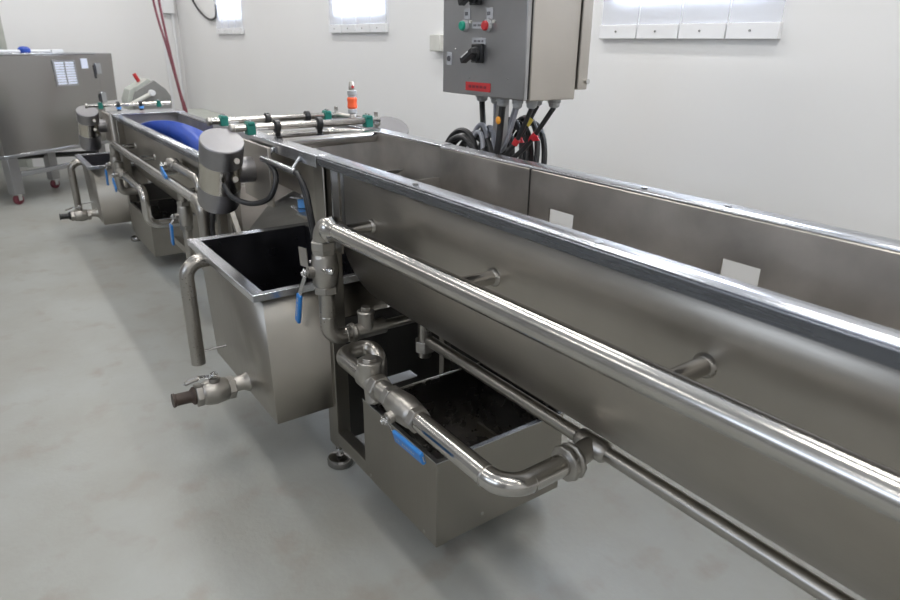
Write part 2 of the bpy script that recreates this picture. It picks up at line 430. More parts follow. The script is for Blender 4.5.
# header pipe with elbow, valve and strainer
t = thing('header_pipe', 'thick polished pipe along the near trough, ending left in an upright ball valve', 'pipe', (-1.665, .745, .57))
yP = .745; xV = -1.665
hp = B().tube([(-1.60, yP, hz(-1.60)), (.9, yP, hz(.9))], .0255, 32); hp.build('long_pipe', 'tube', t)
B().lathe((-1.615, yP, hz(-1.61)), (1, 0, .017), [(0, .031), (.004, .036), (.016, .037), (.020, .032), (.03, .0285), (.05, .0262)], 28).build('pipe_socket', 'tube', t)
B().tube(fillet([(-1.605, yP, hz(-1.6)), (xV, yP, hz(-1.6)), (xV, yP, .865)], .045, 10), .0295, 26).build('elbow', 'cast', t)
hexnut(t, (xV, yP, .875), (0, 0, -1), .028, .038)
ball_valve(t, (xV, yP, .787), (0, 0, 1), (0, -1, 0), (-.30, 0, -1), R=.039, L=.10, bl=.10, arm=.07)
B().cyl((xV-.052, yP-.02, .80), (xV+.055, yP-.02, .80), .007, n=12).build('lock_pin', 'polish', t)
B().obb((xV-.045, yP-.045, .82), (.028, 0, .004), (0, .001, 0), (-.003, 0, .028)).build('stop_plate', 'tubedull', t)
B().ell((xV+.062, yP-.01, .80), .011, .011, .011).build('knob', 'polish', t)
B().tube(fillet([(xV, yP, .735), (xV, yP, .565), (xV, .82, .565)], .045, 9), .024, 26).build('lower_pipe', 'tubedull', t)
weld_ring(t, (xV, yP, .64), (0, 0, 1), .024); weld_ring(t, (xV, .80, .565), (0, 1, 0), .024)
fx = B(); fx.lathe((xV, .815, .565), (0, 1, 0), [(0, .03), (.012, .032), (.02, .025), (.12, .025)], 24)
fx.cyl((xV, .872, .565), (xV, .872, .622), .025)
fx.build('strainer_body', 'cast', t)
B().lathe((xV, .872, .618), (0, 0, 1), [(0, .027), (.008, .028), (.012, .024)], 24).lathe((xV, .872, .63), (0, 0, 1), [(0, .016), (.012, .016)], 6).build('strainer_cap', 'cast', t, bevel=.001)
B().tube([(xV, .93, .565), (xV, 1.20, .565)], .0165).build('branch_pipe', 'tubedull', t)

# feed pipe D with U bend, strainer, valve and elbow into the lower pipe
zD = .538
t = thing('feed_pipe', 'low pipe with U-bend, capped strainer and blue ball valve crossing the drip tray', 'pipe', (-1.2, .745, zD))
B().tube(fillet([(-1.43, yP, zD), (-1.605, yP, zD), (-1.605, .845, zD), (-1.54, .845, zD), (-1.54, .845, .42)], .048, 10), .0235, 26).build('u_bend', 'tubedull', t)
sb = B(); sb.lathe((-1.455, yP, zD), (1, 0, 0), [(0, .026), (.01, .03), (.075, .03), (.085, .027)], 26); sb.cyl((-1.41, yP, zD), (-1.41, yP, zD+.056), .0315)
sb.lathe((-1.40, yP, zD-.005), (.35, -.15, -1), [(0, .024), (.05, .022), (.055, .018)], 20)
sb.build('strainer_body', 'cast', t)
B().lathe((-1.41, yP, zD+.052), (0, 0, 1), [(0, .033), (.002, .0345), (.009, .0345), (.011, .033)], 28).lathe((-1.41, yP, zD+.062), (0, 0, 1), [(0, .021), (.009, .021)], 6).build('strainer_cap', 'cast', t, bevel=.001)
hexnut(t, (-1.378, yP, zD), (1, 0, 0), .03, .037)
B().cyl((-1.36, yP, zD), (-1.30, yP, zD), .028).build('nipple', 'cast', t)
ball_valve(t, (-1.232, yP, zD), (1, 0, 0), (0, -1, -.25), (1, -.02, .06), R=.037, L=.105, bl=.13, arm=.07, gw=.017)
B().tube(fillet([(-1.17, yP, zD), (-.83, yP, zD), (-.83, .93, zD+.004)], .062, 12), .0255, 28).build('straight_pipe', 'tube', t)
weld_ring(t, (-.895, yP, zD), (1, 0, 0), .0255); weld_ring(t, (-.83, .81, zD), (0, 1, 0), .0255)
B().lathe((-.83, .905, zD+.003), (0, 1, 0), [(0, .03), (.004, .041), (.014, .043), (.018, .038), (.024, .038), (.028, .043), (.036, .041), (.04, .03)], 10, ).build('union', 'cast', t, bevel=.002)

t = thing('bottom_pipe', 'thin dull pipe running along under the near trough belly', 'pipe', (-.8, 1.0, .556))
B().tube([(-1.50, 1.0, .556), (.85, 1.0, .560)], .0175, 22).build('long_pipe', 'tubedull', t)
B().lathe((-.875, 1.0, .556), (1, 0, 0), [(0, .019), (.01, .026), (.08, .026), (.09, .019)], 22).cyl((-.83, .935, zD+.004), (-.83, 1.0, .556), .026).build('tee', 'cast', t)

# drip tray box
def open_box(t, x0, x1, y0, y1, z0, z1, mat='box', inner='inner', lip=0, name='wall'):
    th = .004
    b = B(); b.box(x0, x1, y0, y0+th, z0, z1); b.box(x1-th, x1, y0+th, y1, z0, z1)
    b.box(x0, x0+th, y0+th, y1, z0, z1); b.box(x0+th, x1-th, y1-th, y1, z0, z1); b.box(x0+th, x1-th, y0+th, y1-th, z0, z0+th)
    return b
def drip_tray(x0, x1, y0, y1, z0, z1, label, slope=0):
    t = thing('drip_tray', label, 'tray', ((x0+x1)/2, (y0+y1)/2, z0))
    open_box(t, x0, x1, y0, y1, z0, z1).build('tray_body', 'box', t, bevel=.0015)
    b = B(); b.box(x0-.001, x1+.001, y0-.001, y0+.012, z1-.001, z1+.002); b.box(x1-.012, x1+.001, y0+.012, y1, z1-.001, z1+.002)
    b.build('folded_edge', 'rim', t)
    open_box(t, x0+.0045, x1-.0045, y0+.0045, y1-.0045, z0+.0045, z1-.004).build('dark_reflection_lining', 'trayreflect', t)  # added skin that carries the painted dark reflection
    for x in (x0+.035, x1-.06):
        B().lathe((x, y0-.002, z0+.012), (0, 1, 0), [(0, .005), (.003, .006)], 12).build('rivet', 'cast', t)
    B().lathe((x1-.0005, y0+.16, z0+.04), (1, 0, 0), [(0, .006), (.003, .005)], 12).build('rivet', 'cast', t)
    return t
TY = drip_tray(-1.58, -1.175, .806, 1.268, .105, .378, 'open rectangular steel drip tray beside the levelling foot under the feed pipe')

# ------------------------------------------------------------------ catch tanks
def catch_tank(x0, x1, y0, y1, zr, zb, label, nozzle, grip, zv):
    """rim rectangle x0..x1, y0..y1 at height zr"""
    t = thing('catch_tank', label, 'tank', ((x0+x1)/2, (y0+y1)/2, zb))
    lw = .036
    b = B()
    b.box(x0, x1, y0, y0+lw, zr-.004, zr); b.box(x0, x1, y1-lw, y1, zr-.004, zr)
    b.box(x0, x0+lw, y0+lw, y1-lw, zr-.004, zr); b.box(x1-lw*.6, x1, y0+lw, y1-lw, zr-.004, zr)
    b.box(x0, x1, y0-.003, y0, zr-.022, zr); b.box(x1, x1+.003, y0-.003, y1, zr-.022, zr); b.box(x0-.003, x0, y0-.003, y1, zr-.022, zr)
    b.build('rim', 'rim', t, bevel=.001)
    ix0, ix1, iy0, iy1 = x0+.03, x1-.012, y0+.03, y1-.03
    dz = 0
    top = [(ix0, iy0, zr-.003), (ix1, iy0, zr-.003), (ix1, iy1, zr-.003), (ix0, iy1, zr-.003)]
    bot = [(ix0+.02, iy0+.012, zb), (ix1-.002, iy0+.012, zb), (ix1-.002, iy1-.01, zb), (ix0+.02, iy1-.01, zb)]
    s = B(); vt = [s.bm.verts.new(p) for p in top]; vb = [s.bm.verts.new(p) for p in bot]
    for k in range(4): s.bm.faces.new((vt[k], vt[(k+1) % 4], vb[(k+1) % 4], vb[k]))
    s.bm.faces.new(vb[::-1]); s.build('tank_body', 'box', t, solid=.003, ang=5)
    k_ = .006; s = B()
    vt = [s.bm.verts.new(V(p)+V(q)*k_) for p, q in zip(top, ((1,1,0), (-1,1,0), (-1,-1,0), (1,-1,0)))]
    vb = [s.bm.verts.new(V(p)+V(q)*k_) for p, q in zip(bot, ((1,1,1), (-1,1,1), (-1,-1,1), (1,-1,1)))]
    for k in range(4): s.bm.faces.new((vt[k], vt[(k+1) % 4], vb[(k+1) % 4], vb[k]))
    s.bm.faces.new(vb[::-1]); s.build('dark_reflection_lining', 'tankreflect', t)  # added skin, coloured as the dark reflection inside the tank
    # overflow elbow
    ox = x0+.17
    B().tube(fillet([(ox, iy0+.01, zr-.035), (ox, y0-.062, zr-.035), (ox, y0-.062, zb+.03)], .06, 12), .026, 26).build('overflow_pipe', 'tubedull', t)
    B().cyl((ox, y0-.06, zb+.075), (ox+.03, iy0+.012, zb+.09), .004, n=10).build('pipe_stay', 'tube', t)
    # drain valve
    dx = x0+(x1-x0)*.59
    B().lathe((dx, iy0+.012, zv), (0, -1, .04), [(0, .038), (.02, .027), (.09, .027)], 22).build('drain_pipe', 'tubedull', t)
    ball_valve(t, (dx, y0-.075, zv-.003), (0, 1, -.04), (.15, 0, 1), (-.35, -1, -.35), R=.044, L=.09, bl=.05, gripmat=grip, arm=.05)
    B().lathe((dx, y0-.143, zv+.0), (0, -1, .04), [(0, .031), (.006, .031), (.012, .024), (.016, .021), (.062, .021), (.065, .024), (.072, .024)], 22).build('hose_tail', nozzle, t)
    B().prism([(x1-.10, iy0+.22, zb-.001), (x1-.03, iy0+.22, zb-.001), (x1-.055, iy0+.22, zb-.035)], (0, .02, 0)).build('bottom_bracket', 'darksteel', t)
    return t
catch_tank(-2.50, -1.795, .57, 1.06, .70, .238, 'open catch tank with brown-tipped drain valve left of the front post', 'brown', 'tubedull', .272)

# ------------------------------------------------------------------ motors
def drum_motor(x, y, ztop, label, ln=.265, R=.072, tilt=(0, 0), side=1, group=None, pl=True):
    top = V((x, y, ztop)); ax = V((tilt[0], tilt[1], -1)).normalized()
    t = thing('drum_motor', label, 'motor', (x, y, ztop-ln), group)
    B().lathe(top, ax, [(0, R*.96), (.004, R), (.078, R)], 40).build('top_cap', 'motorcap', t)
    B().lathe(top, ax, [(.0785, R*.99), (.081, R*.985), (.178, R*.985), (.1805, R*.99)], 40).build('motor_body', 'motor', t)
    B().lathe(top, ax, [(.181, R), (ln-.012, R), (ln-.002, R*.95), (ln, R*.85)], 40).build('bottom_cap', 'motorcap', t)
    # flange plate bolting it to the frame
    if pl: B().box(x-.16, x+.11, y+side*.112, y+side*.124, ztop-.22, ztop-.02).build('mounting_plate', 'cabside', t, bevel=.002)
    m_ = top+ax*.13
    B().cyl(m_, m_+V((0, side*.118, 0)), .045, n=24).build('gear_neck', 'motorcap', t)
    for dd in (.08, .155):
        g = top+ax*dd+V((R*.75, side*.03, 0)); B().lathe(g, (1, -.1, .2), [(0, .013), (.018, .013), (.02, .010), (.034, .010)], 8).build('cable_gland', 'cast', t)
    return t
drum_motor(-2.235, .66, 1.093, 'steel drum motor hanging on the near side by the larger catch tank', tilt=(-.53, -.0))
drum_motor(-2.38, 1.40, 1.085, 'drum motor on the wall side of the trough showing only its round top', tilt=(-.53, 0), side=-1, pl=False)
drum_motor(-5.40, .672, .925, 'small distant drum motor above the far catch tank', ln=.30, tilt=(-.53, 0))

t = tag(B().tube(spline([(-2.22, .645, .95), (-2.19, .66, .91), (-2.13, .70, .895), (-2.05, .73, .92), (-2.03, .75, .96), (-2.05, .765, 1.0), (-2.12, .77, 1.028)], 8), .009, 12).build('motor_cable', 'rubber', origin=(-2.1, .7, .9)), 'black cable looping from the near motor up to the short conduit', 'cable')
t = thing('cable_conduit', 'short thin conduit tube held by two stand-offs below the rim', 'conduit', (-1.95, .74, 1.047))
B().cyl((-2.175, .77, 1.032), (-1.89, .77, 1.030), .0105, n=18).build('tube', 'rim', t)
for x in (-2.14, -1.92): B().cyl((x, .772, 1.035), (x+.005, .797, 1.07), .006, n=12).build('standoff', 'rim', t)
for k, o in enumerate((0, .016)):
    tag(B().tube(spline([(-1.90, .77+o*.3, 1.030), (-1.87, .77, 1.022), (-1.84+o, .77, .985), (-1.815+o, .77, .92), (-1.805+o, .775, .84), (-1.82+o, .785, .74), (-1.86+o, .79, .60)], 8), .008, 12).build('hanging_cable', 'rubber', origin=(-1.75, .74, .8)),
        'black cable hanging from the conduit end beside the post', 'cable', 'black cables hanging from the conduit end')
# blue proximity sensor on two little plates
t = thing('level_sensor', 'small blue sensor between two steel plates inside the head frame', 'sensor', (-2.10, .87, .86))
B().cyl((-2.10, .87, .868), (-2.10, .87, .898), .016).build('sensor_body', 'bluebr', t)
B().obb((-2.10, .87, .902), (.035, 0, .004), (0, .03, 0), (0, 0, .0015)).obb((-2.09, .87, .864), (.04, 0, -.004), (0, .03, 0), (0, 0, .0015)).build('plate', 'rim', t)
B().cyl((-2.10, .87, .90), (-2.10, .87, .925), .005, n=10).build('bolt', 'polish', t)
B().box(-2.06, -1.90, .83, .90, .855, .862).build('bracket', 'sheet', t)

# ------------------------------------------------------------------ spray rails with green clamps and black nozzle collars
def spray_rail(x, z, y0, y1, clamps, collars, label, zrim, R=.0125, collarmat='blackpl', drop=.035, tip=None):
    t = thing('spray_rail', label, 'pipe', (x, (y0+y1)/2, z))
    B().cyl((x, y0, z), (x, y1, z), R, n=20).build('rail_tube', 'tube', t)
    B().lathe((x, y0-.012, z), (0, 1, 0), [(0, .011), (.004, .016), (.014, .016), (.018, .013)], 18).build('end_cap', 'cast', t)
    for y in clamps:
        b = B().box(x-.018, x+.018, y-.015, y+.015, max(zrim+.001, z-.024), z+.016)
        b.box(x-.023, x+.023, y-.011, y+.011, z+.010, z+.021); b.build('rail_clamp', 'green', t, bevel=.003)
        B().cyl((x-.012, y, z+.020), (x-.012, y, z+.027), .005, n=8).cyl((x+.012, y, z+.020), (x+.012, y, z+.027), .005, n=8).build('clamp_bolt', 'polish', t)
    for y in collars:
        B().lathe((x, y-.014, z), (0, 1, 0), [(0, .016), (.004, .023), (.020, .023), (.024, .016)], 22).cyl((x, y, z-.012), (x, y, z-drop), .012, .009, n=16).lathe((x, y, z-drop), (0, 0, 1), [(-.008, .015), (0, .015)], 14).build('spray_nozzle', collarmat, t)
        if tip: B().lathe((x+.005, y, z-drop+.005), (0, 0, 1), [(0, .015), (.016, .018)], 14).build('nozzle_tip', tip, t)
    return t
spray_rail(-2.285, 1.122, .715, 1.285, (.775, 1.235), (.873, 1.035), 'nearer spray rail across the head with green clamps and black nozzles', 1.093)
spray_rail(-2.62, 1.112, .735, 1.27, (.787, 1.222), (.965, 1.135), 'second spray rail across the head, behind the nearer rail', 1.093)
spray_rail(-5.28, .968, .66, 1.21, (.745, 1.13), (.86, 1.01), 'far spray rail crossing the distant trough end with blue nozzles', .915, tip='bluebr')

# hose coupling stack
cx, cy = -2.46, 1.262
t = thing('hose_coupling', 'upright orange and grey hose coupling on a brass tee by the rail ends', 'coupling', (cx, cy, 1.10))
B().lathe((cx, cy, 1.09), (0, 0, 1), [(0, .012), (.012, .012), (.016, .016), (.034, .016), (.038, .013), (.05, .013)], 8).build('threaded_neck', 'cast', t)
B().lathe((cx, cy, 1.132), (0, 0, 1), [(0, .014), (.004, .019), (.016, .019), (.02, .015), (.07, .015), (.074, .019), (.088, .019), (.092, .013)], 20).build('grey_sleeve', 'greypl', t)
B().lathe((cx, cy, 1.152), (0, 0, 1), [(0, .017), (.006, .0205), (.022, .0185), (.038, .0205), (.044, .017)], 20).build('locking_ring', 'orange', t)
B().lathe((cx, cy, 1.222), (0, 0, 1), [(0, .011), (.008, .013), (.030, .010), (.034, .007)], 16).build('nipple', 'cabside', t)
B().lathe((cx+.008, cy, 1.235), (1, -.4, .2), [(0, .005), (.006, .006)], 10).build('red_mark', 'red', t)
for dx, dy, lb in ((-.15, .0, 'wing valve left of the orange hose coupling'), (.13, .035, 'wing valve right of the orange hose coupling')):
    v = thing('wing_valve', 'small brass ' + lb, 'valve', (cx+dx, cy+dy, 1.095))
    B().lathe((cx+dx, cy+dy, 1.093), (0, 0, 1), [(0, .012), (.008, .018), (.022, .018), (.028, .009), (.045, .005)], 14).build('body', 'cast', v)
    B().obb((cx+dx, cy+dy, 1.140), (.012, 0, 0), (0, .003, 0), (0, 0, .008)).build('wing', 'cast', v, bevel=.001)
tag(B().cyl((cx-.17, cy, 1.112), (cx+.15, cy+.03, 1.112), .0135, n=14).build('manifold_pipe', 'cast', origin=(cx, cy, 1.11)), 'short cast manifold under the orange hose coupling', 'pipe')

# ------------------------------------------------------------------ far section (second machine, stepped down)
T2 = make_trough(-5.20, -2.86, ZR2, 'more distant lower trough holding the blue auger', stubs=[-4.85, -4.3, -3.75, -3.2], stub_z=lambda x: .735, seams=[-4.2])
B().box(-5.46, -5.19, .80, 1.29, ZR2, ZR2+.008).build('end_rim', 'rim', T2, bevel=.002)
B().box(-5.262, -5.258, .80, 1.29, .60, ZR2).build('end_apron', 'inner', T2)
B().box(-5.23, -5.17, .81, .86, .075, ZR2-.03).build('front_post', 'box', T2, bevel=.003)
B().box(-5.23, -5.17, 1.24, 1.29, .075, ZR2-.03).build('rear_post', 'box', T2, bevel=.003)
B().box(-2.96, -2.91, .81, .86, .075, ZR2-.03).build('front_post', 'box', T2, bevel=.003)
B().box(-2.96, -2.91, 1.24, 1.29, .075, ZR2-.03).build('rear_post', 'box', T2, bevel=.003)
for x in (-5.19, -2.935):
    foot(T2, x, .825, .08); foot(T2, x, 1.265, .08)
B().box(-5.17, -4.40, .81, .85, .095, .145).build('base_rail', 'box', T2, bevel=.002)
B().box(-3.9, -2.95, .81, .85, .30, .34).build('base_rail', 'box', T2, bevel=.002)
B().box(-5.16, -5.155, .86, 1.24, .10, .42).build('end_panel', 'darksteel', T2)
drip_tray(-5.0, -4.38, .785, 1.22, .09, .33, 'distant rectangular steel drip tray under the far trough')
catch_tank(-5.87, -5.24, .59, 1.0, .56, .13, 'distant open catch tank with black-tipped drain valve', 'blackpl', 'tubedull', .170)

t = thing('header_pipe', 'distant thick header pipe on the side of the far trough', 'pipe', (-4, yP, .735))
B().tube([(-4.95, yP, .735), (-3.02, yP, .735)], .025, 24).build('long_pipe', 'tube', t)
B().tube(fillet([(-4.96, yP, .735), (-5.03, yP, .735), (-5.03, yP, .40), (-5.03, .87, .40)], .045, 8), .026, 22).build('elbow', 'cast', t)
ball_valve(t, (-5.03, yP, .60), (0, 0, 1), (0, -1, 0), (-.2, 0, -1), R=.035, L=.10, bl=.11, gw=.018)
B().tube(fillet([(-3.03, yP, .735), (-2.93, yP, .735), (-2.93, yP, .40)], .05, 8), .025, 22).build('end_elbow', 'tubedull', t)
ball_valve(t, (-3.30, yP+.01, .60), (0, 0, 1), (0, -1, 0), (-.2, 0, -1), R=.034, L=.10, bl=.11, gw=.018)
B().tube([(-3.30, yP+.01, .71), (-3.30, yP+.01, .34)], .022, 20).build('down_pipe', 'tubedull', t)
t = thing('feed_pipe', 'distant feed pipe with blue valve bending down and under the far trough', 'pipe', (-4.4, yP, .56))
B().tube(fillet([(-4.78, yP, .56), (-4.21, yP, .56), (-4.21, yP, .345), (-4.21, .98, .335)], .07, 10), .025, 22).build('bent_pipe', 'tube', t)
B().lathe((-4.99, yP, .56), (1, 0, 0), [(0, .026), (.02, .031), (.08, .031), (.1, .027)], 20).cyl((-4.94, yP, .56), (-4.94, yP, .625), .031).build('strainer_body', 'cast', t)
ball_valve(t, (-4.83, yP, .56), (1, 0, 0), (0, -1, 0), (.75, 0, -.6), R=.035, L=.11, bl=.10, gw=.018)
t = thing('riser_pipe', 'short bent pipe with blue valve against the side of the far trough', 'pipe', (-3.4, .79, .8))
B().tube(fillet([(-3.56, .80, .80), (-3.14, .80, .80), (-3.14, .80, .62), (-3.14, .87, .60)], .06, 10), .022, 20).build('bent_pipe', 'tubedull', t)
ball_valve(t, (-3.60, .80, .80), (1, 0, 0), (0, -1, 0), (.9, 0, -.35), R=.033, L=.09, bl=.10, gw=.018)

# blue auger flight
t = thing('auger', 'blue plastic screw auger lying in the far trough', 'auger', (-4.0, YC, .62))
B().cyl((-5.15, YC, .725), (-2.9, YC, .725), .03).build('shaft', 'tubedull', t)
rows = []
for k in range(0, 61):
    x = -5.05 + 2.0*k/60; th = (x+4.62)*2.3
    c, s_ = math.sin(th), math.cos(th)
    rows.append([(x, YC + c*.03, .725 + s_*.03), (x, YC + c*.185, .725 + s_*.185)])
B().sheet(rows).build('flight', 'bluepl', t, solid=.012)

# loose black hoses beneath the near motor
for k in range(3):
    tag(B().tube(spline([(-2.88+.05*k, .785, .84), (-2.98+.06*k, .775, .72), (-3.02+.06*k, .77, .60), (-2.95+.05*k, .775, .50), (-2.86+.05*k, .775, .30)], 8), .011, 12).build('black_hose', 'rubber', origin=(-2.9, .78, .6)),
        'black hose dropping behind the near drum motor', 'hose', 'black hoses behind the near motor')

# ------------------------------------------------------------------ control cabinet
CX0, CX1, CY0, CY1, CZ0, CZ1 = -2.02, -1.577, 1.40, 1.618, 1.237, 1.86
t = thing('control_cabinet', 'stainless steel control cabinet with push buttons and rotary switches on a stand', 'cabinet', ((CX0+CX1)/2, 1.5, 0))
B().box(CX0+.004, CX1, CY0+.022, CY1, CZ0, CZ1).build('cabinet_body', 'cabside', t, bevel=.004)
dr = B().box(CX0, CX1-.004, CY0, CY0+.018, CZ0+.002, CZ1).build('door', 'cab', t, bevel=.004)
B().box(CX0+.01, CX1-.006, CY0+.0185, CY0+.0215, CZ0+.006, CZ1-.004).build('door_gasket', 'rubber', t)
B().box(CX0+.03, CX1+.004, CY1+.006, CY1+.05, CZ0+.03, CZ1+.05).build('back_plate', 'cabside', t, bevel=.003)
B().box(CX0+.03, CX1-.01, CY1, CY1+.006, CZ0+.03, CZ1).build('back_gasket', 'rubber', t)
B().cyl((CX1-.03, CY1+.045, CZ0+.055), (CX1+.012, CY1+.045, CZ0+.055), .008).build('back_bolt', 'polish', t)
def plate(cx_, cz, w, h, mat='tag', name='label_plate', lines=1):
    o = B().box(cx_-w/2, cx_+w/2, CY0-.002, CY0-.0001, cz-h/2, cz+h/2).build(name, mat, t, bevel=.0005)
    k = B(); n = max(2, int(w/.007))
    for i in range(n):
        if i % 4 == 3: continue
        a = cx_-w*.36 + w*.72*i/n
        k.box(a, a+.0035, CY0-.0026, CY0-.0019, cz-h*.16, cz+h*.16)
    k.build('lettering', 'ink' if mat != 'red' else 'maroon', o)
plate(-1.878, 1.494, .032, .032); plate(-1.760, 1.492, .032, .032)
plate(-1.822, 1.458, .055, .020); plate(-1.812, 1.410, .072, .020)
plate(-1.812, 1.268, .135, .028, 'red')
def push(cx_, cz, mat):
    b = B().lathe((cx_, CY0, cz), (0, -1, 0), [(0, .019), (.008, .019), (.012, .0165)], 28).build('button_collar', 'greypl', t)
    B().lathe((cx_, CY0-.010, cz), (0, -1, 0), [(0, .0155), (.008, .0148), (.011, .012)], 28).build('push_button', mat, b)
    B().cyl((cx_+.03, CY0-.006, cz+.012), (cx_+.03, CY0, cz+.012), .005, n=14).build('indicator', 'beige', t)
push(-1.888, 1.457, 'greenbtn'); push(-1.766, 1.456, 'red')
def rotary(cx_, cz):
    b = B().box(cx_-.028, cx_+.028, CY0-.012, CY0, cz-.03, cz+.03).build('switch_plate', 'blackpl', t, bevel=.003)
    k = B().lathe((cx_, CY0-.011, cz-.004), (0, -1, 0), [(0, .024), (.01, .023), (.013, .02)], 26)
    k.obb((cx_-.012, CY0-.034, cz-.008), (.030, 0, .016), (0, .012, 0), (-.004, 0, .0085)); kk = k.build('switch_knob', 'blackpl', b, bevel=.002)
    B().obb((cx_-.018, CY0-.0465, cz-.004), (.018, 0, .0095), (0, .001, 0), (-.001, 0, .002)).build('pointer', 'white', kk)
rotary(-1.812, 1.373); rotary(-1.829, 1.548)
B().box(-1.992, -1.962, CY0-.003, CY0, 1.332, 1.374).build('lock_plate', 'tag', t, bevel=.001)
B().lathe((-1.977, CY0-.003, 1.353), (0, -1, 0), [(0, .009), (.003, .009)], 14).build('door_lock', 'ink', t)
for x, z in ((-1.945, 1.385), (-1.86, 1.295), (-1.66, 1.30)): B().lathe((x, CY0, z), (0, -1, 0), [(0, .003), (.0015, .002)], 8).build('rivet', 'polish', t)
# stand
B().box(-1.85, -1.81, 1.50, 1.54, .01, CZ0).build('stand_pole', 'cab', t, bevel=.003)
B().box(-1.93, -1.73, 1.42, 1.60, 0, .012).build('stand_foot', 'cab', t, bevel=.002)
GL = [(-1.895, 1.44, .021), (-1.84, 1.50, .017), (-1.76, 1.44, .019), (-1.71, 1.52, .017), (-1.665, 1.46, .016), (-1.635, 1.45, .021), (-1.615, 1.56, .016), (-1.735, 1.57, .016)]
GL = [(-1.937, 1.517, .023), (-1.84, 1.50, .018), (-1.745, 1.454, .022), (-1.660, 1.446, .018), (-1.640, 1.490, .020), (-1.71, 1.58, .018), (-1.80, 1.56, .016), (-1.625, 1.575, .021)]
for x, y, r in GL:
    B().lathe((x, y, CZ0+.002), (0, 0, -1), [(0, r), (.014, r*1.05), (.016, r*.9), (.026, r*.85), (.031, r*.5)], 12).build('cable_gland', 'greypl', t)

ends = [(-1.80, 1.44, 1.00), (-1.86, 1.52, 1.02), (-1.76, 1.44, .98), (-1.83, 1.50, 1.0), (-1.77, 1.45, 1.0), (-1.80, 1.46, 1.0), (-1.84, 1.50, 1.0), (-1.80, 1.47, .98)]
cols = ['rubber', 'greycable', 'rubber', 'greycable', 'rubber', 'rubber', 'greycable', 'rubber']
rad = [.0105, .006, .0115, .006, .008, .008, .006, .0085]
lbs = ['thick black cable from the leftmost gland under the cabinet', 'thin grey cable beside the leftmost black one under the cabinet', 'thick straight black cable below the middle of the cabinet',
       'thin grey cable slanting behind the amber tag', 'black cable with dark red tape under the cabinet', 'black cable with yellow and red tape under the cabinet',
       'thin grey cable from the rear gland row', 'black cable slanting from the rightmost gland with red tape tails']
cabs = []
for k, ((x, y, r), e_) in enumerate(zip(GL, ends)):
    p0 = V((x, y, CZ0-.028)); e_ = V(e_); mid = p0.lerp(e_, .35) + V((0, 0, -.03 if k not in (1, 6) else -.02)); m2 = p0.lerp(e_, .7) + V((-.01+.004*k, 0, -.012))
    pts = spline([p0, mid, m2, e_, e_+V((.02, .03, -.25)), e_+V((.0, .06, -.55))], 8)
    c = thing('cabinet_cable', lbs[k], 'cable', p0)
    B().tube(pts, rad[k], 12).build('jacket', cols[k], c)
    if k in (4, 5, 7):
        q = pts[9 if k != 7 else 7]; dd = (pts[10]-pts[8]).normalized()
        B().cyl(q-dd*.011, q+dd*.011, rad[k]+.003, n=14).build('marker_tape', 'redtape' if k != 4 else 'red', c)
        if k == 5:
            q2 = pts[4]; B().cyl(q2-dd*.014, q2+dd*.014, rad[k]+.0025, n=14).build('marker_tape', 'yellow', c)
        if k in (5, 7):
            for s_ in (-1, 1):
                B().prism([q+V((0, -.012, 0)), q+V((.02*s_+.012, -.016, .012*s_-.004)), q+V((.045*s_*.6+.02, -.016, -.006)), q+V((.01*s_, -.014, -.012))], (0, .002, 0)).build('tape_tail', 'redtape', c)
c = tag(B().ell((-1.735, 1.43, 1.165), .012, .006, .013).build('cable_tag', 'amber', origin=(-1.735, 1.43, 1.165)), 'small amber tag among the cables under the cabinet', 'tag')

def coil(cx_, cy_, cz, rx, rz, turns, r, mat, label, seed, lean=.35):
    rnd = random.Random(seed); pts = []
    n = 26
    for k in range(turns*n):
        a = 2*PI*k/n; tt = k/n
        wob = 1 + .08*math.sin(a*.37+seed)
        pts.append((cx_ + rx*wob*math.cos(a) + .012*tt - .02, cy_ + .02*math.sin(tt*2.1+seed) + lean*rz*math.sin(a)*.5 + .012*tt, cz + rz*wob*math.sin(a) + .006*math.sin(tt*5)))
    pts += [(cx_+rx+.02, cy_+.03, cz-.15), (cx_+rx-.05, cy_+.05, cz-.4)]
    return tag(B().tube(spline(pts, 2), r, 10).build('cable_coil', mat, origin=(cx_, cy_, cz)), label, 'cable coil')
coil(-1.955, 1.42, .975, .105, .115, 6, .0105, 'rubber', 'coiled black cable hooked behind the far trough rim, left bunch', 1)
coil(-1.885, 1.45, .970, .055, .150, 5, .0085, 'greycable', 'coiled light grey cable lying over the black coils', 2)
coil(-1.845, 1.54, .975, .100, .165, 6, .0105, 'rubber', 'coiled black cable behind the grey coil, right bunch', 4)

# ------------------------------------------------------------------ hopper on castors (turned away from the line)
hd = V((-.574, .819, 0)).normalized(); hn = V((hd.y, -hd.x, 0)); h0 = V((-6.934, .188, 0))
def hp_(tt, dep, z, lean=0.0): return h0 + hd*tt - hn*dep + V((0, 0, z))
t = thing('hopper_cart', 'large steel hopper cart on castor legs with a modelled window reflection on its front', 'cart', (h0.x, h0.y, 0))
LE = .02
def lean_box(t0, t1, d0, d1, z0, z1, fl=0):
    le = lambda z: LE*(z-.43)/.84
    return B().hexa([hp_(t0, d0+le(z0), z0), hp_(t1, d0+le(z0), z0), hp_(t1, d1, z0), hp_(t0, d1, z0),
                     hp_(t0, d0+le(z1), z1), hp_(t1+fl, d0+le(z1), z1), hp_(t1+fl, d1, z1), hp_(t0, d1, z1)])
lean_box(-.065, 1.105, -.03, .85, .43, 1.262).build('hopper_body', 'hopper', t, bevel=.006)
lean_box(1.11, 1.30, -.01, .80, .82, 1.27, .03).build('side_chamber', 'hopper', t, bevel=.006)
lean_box(-.07, 1.11, -.037, .86, .415, .445).build('bottom_rim', 'rim', t, bevel=.003)
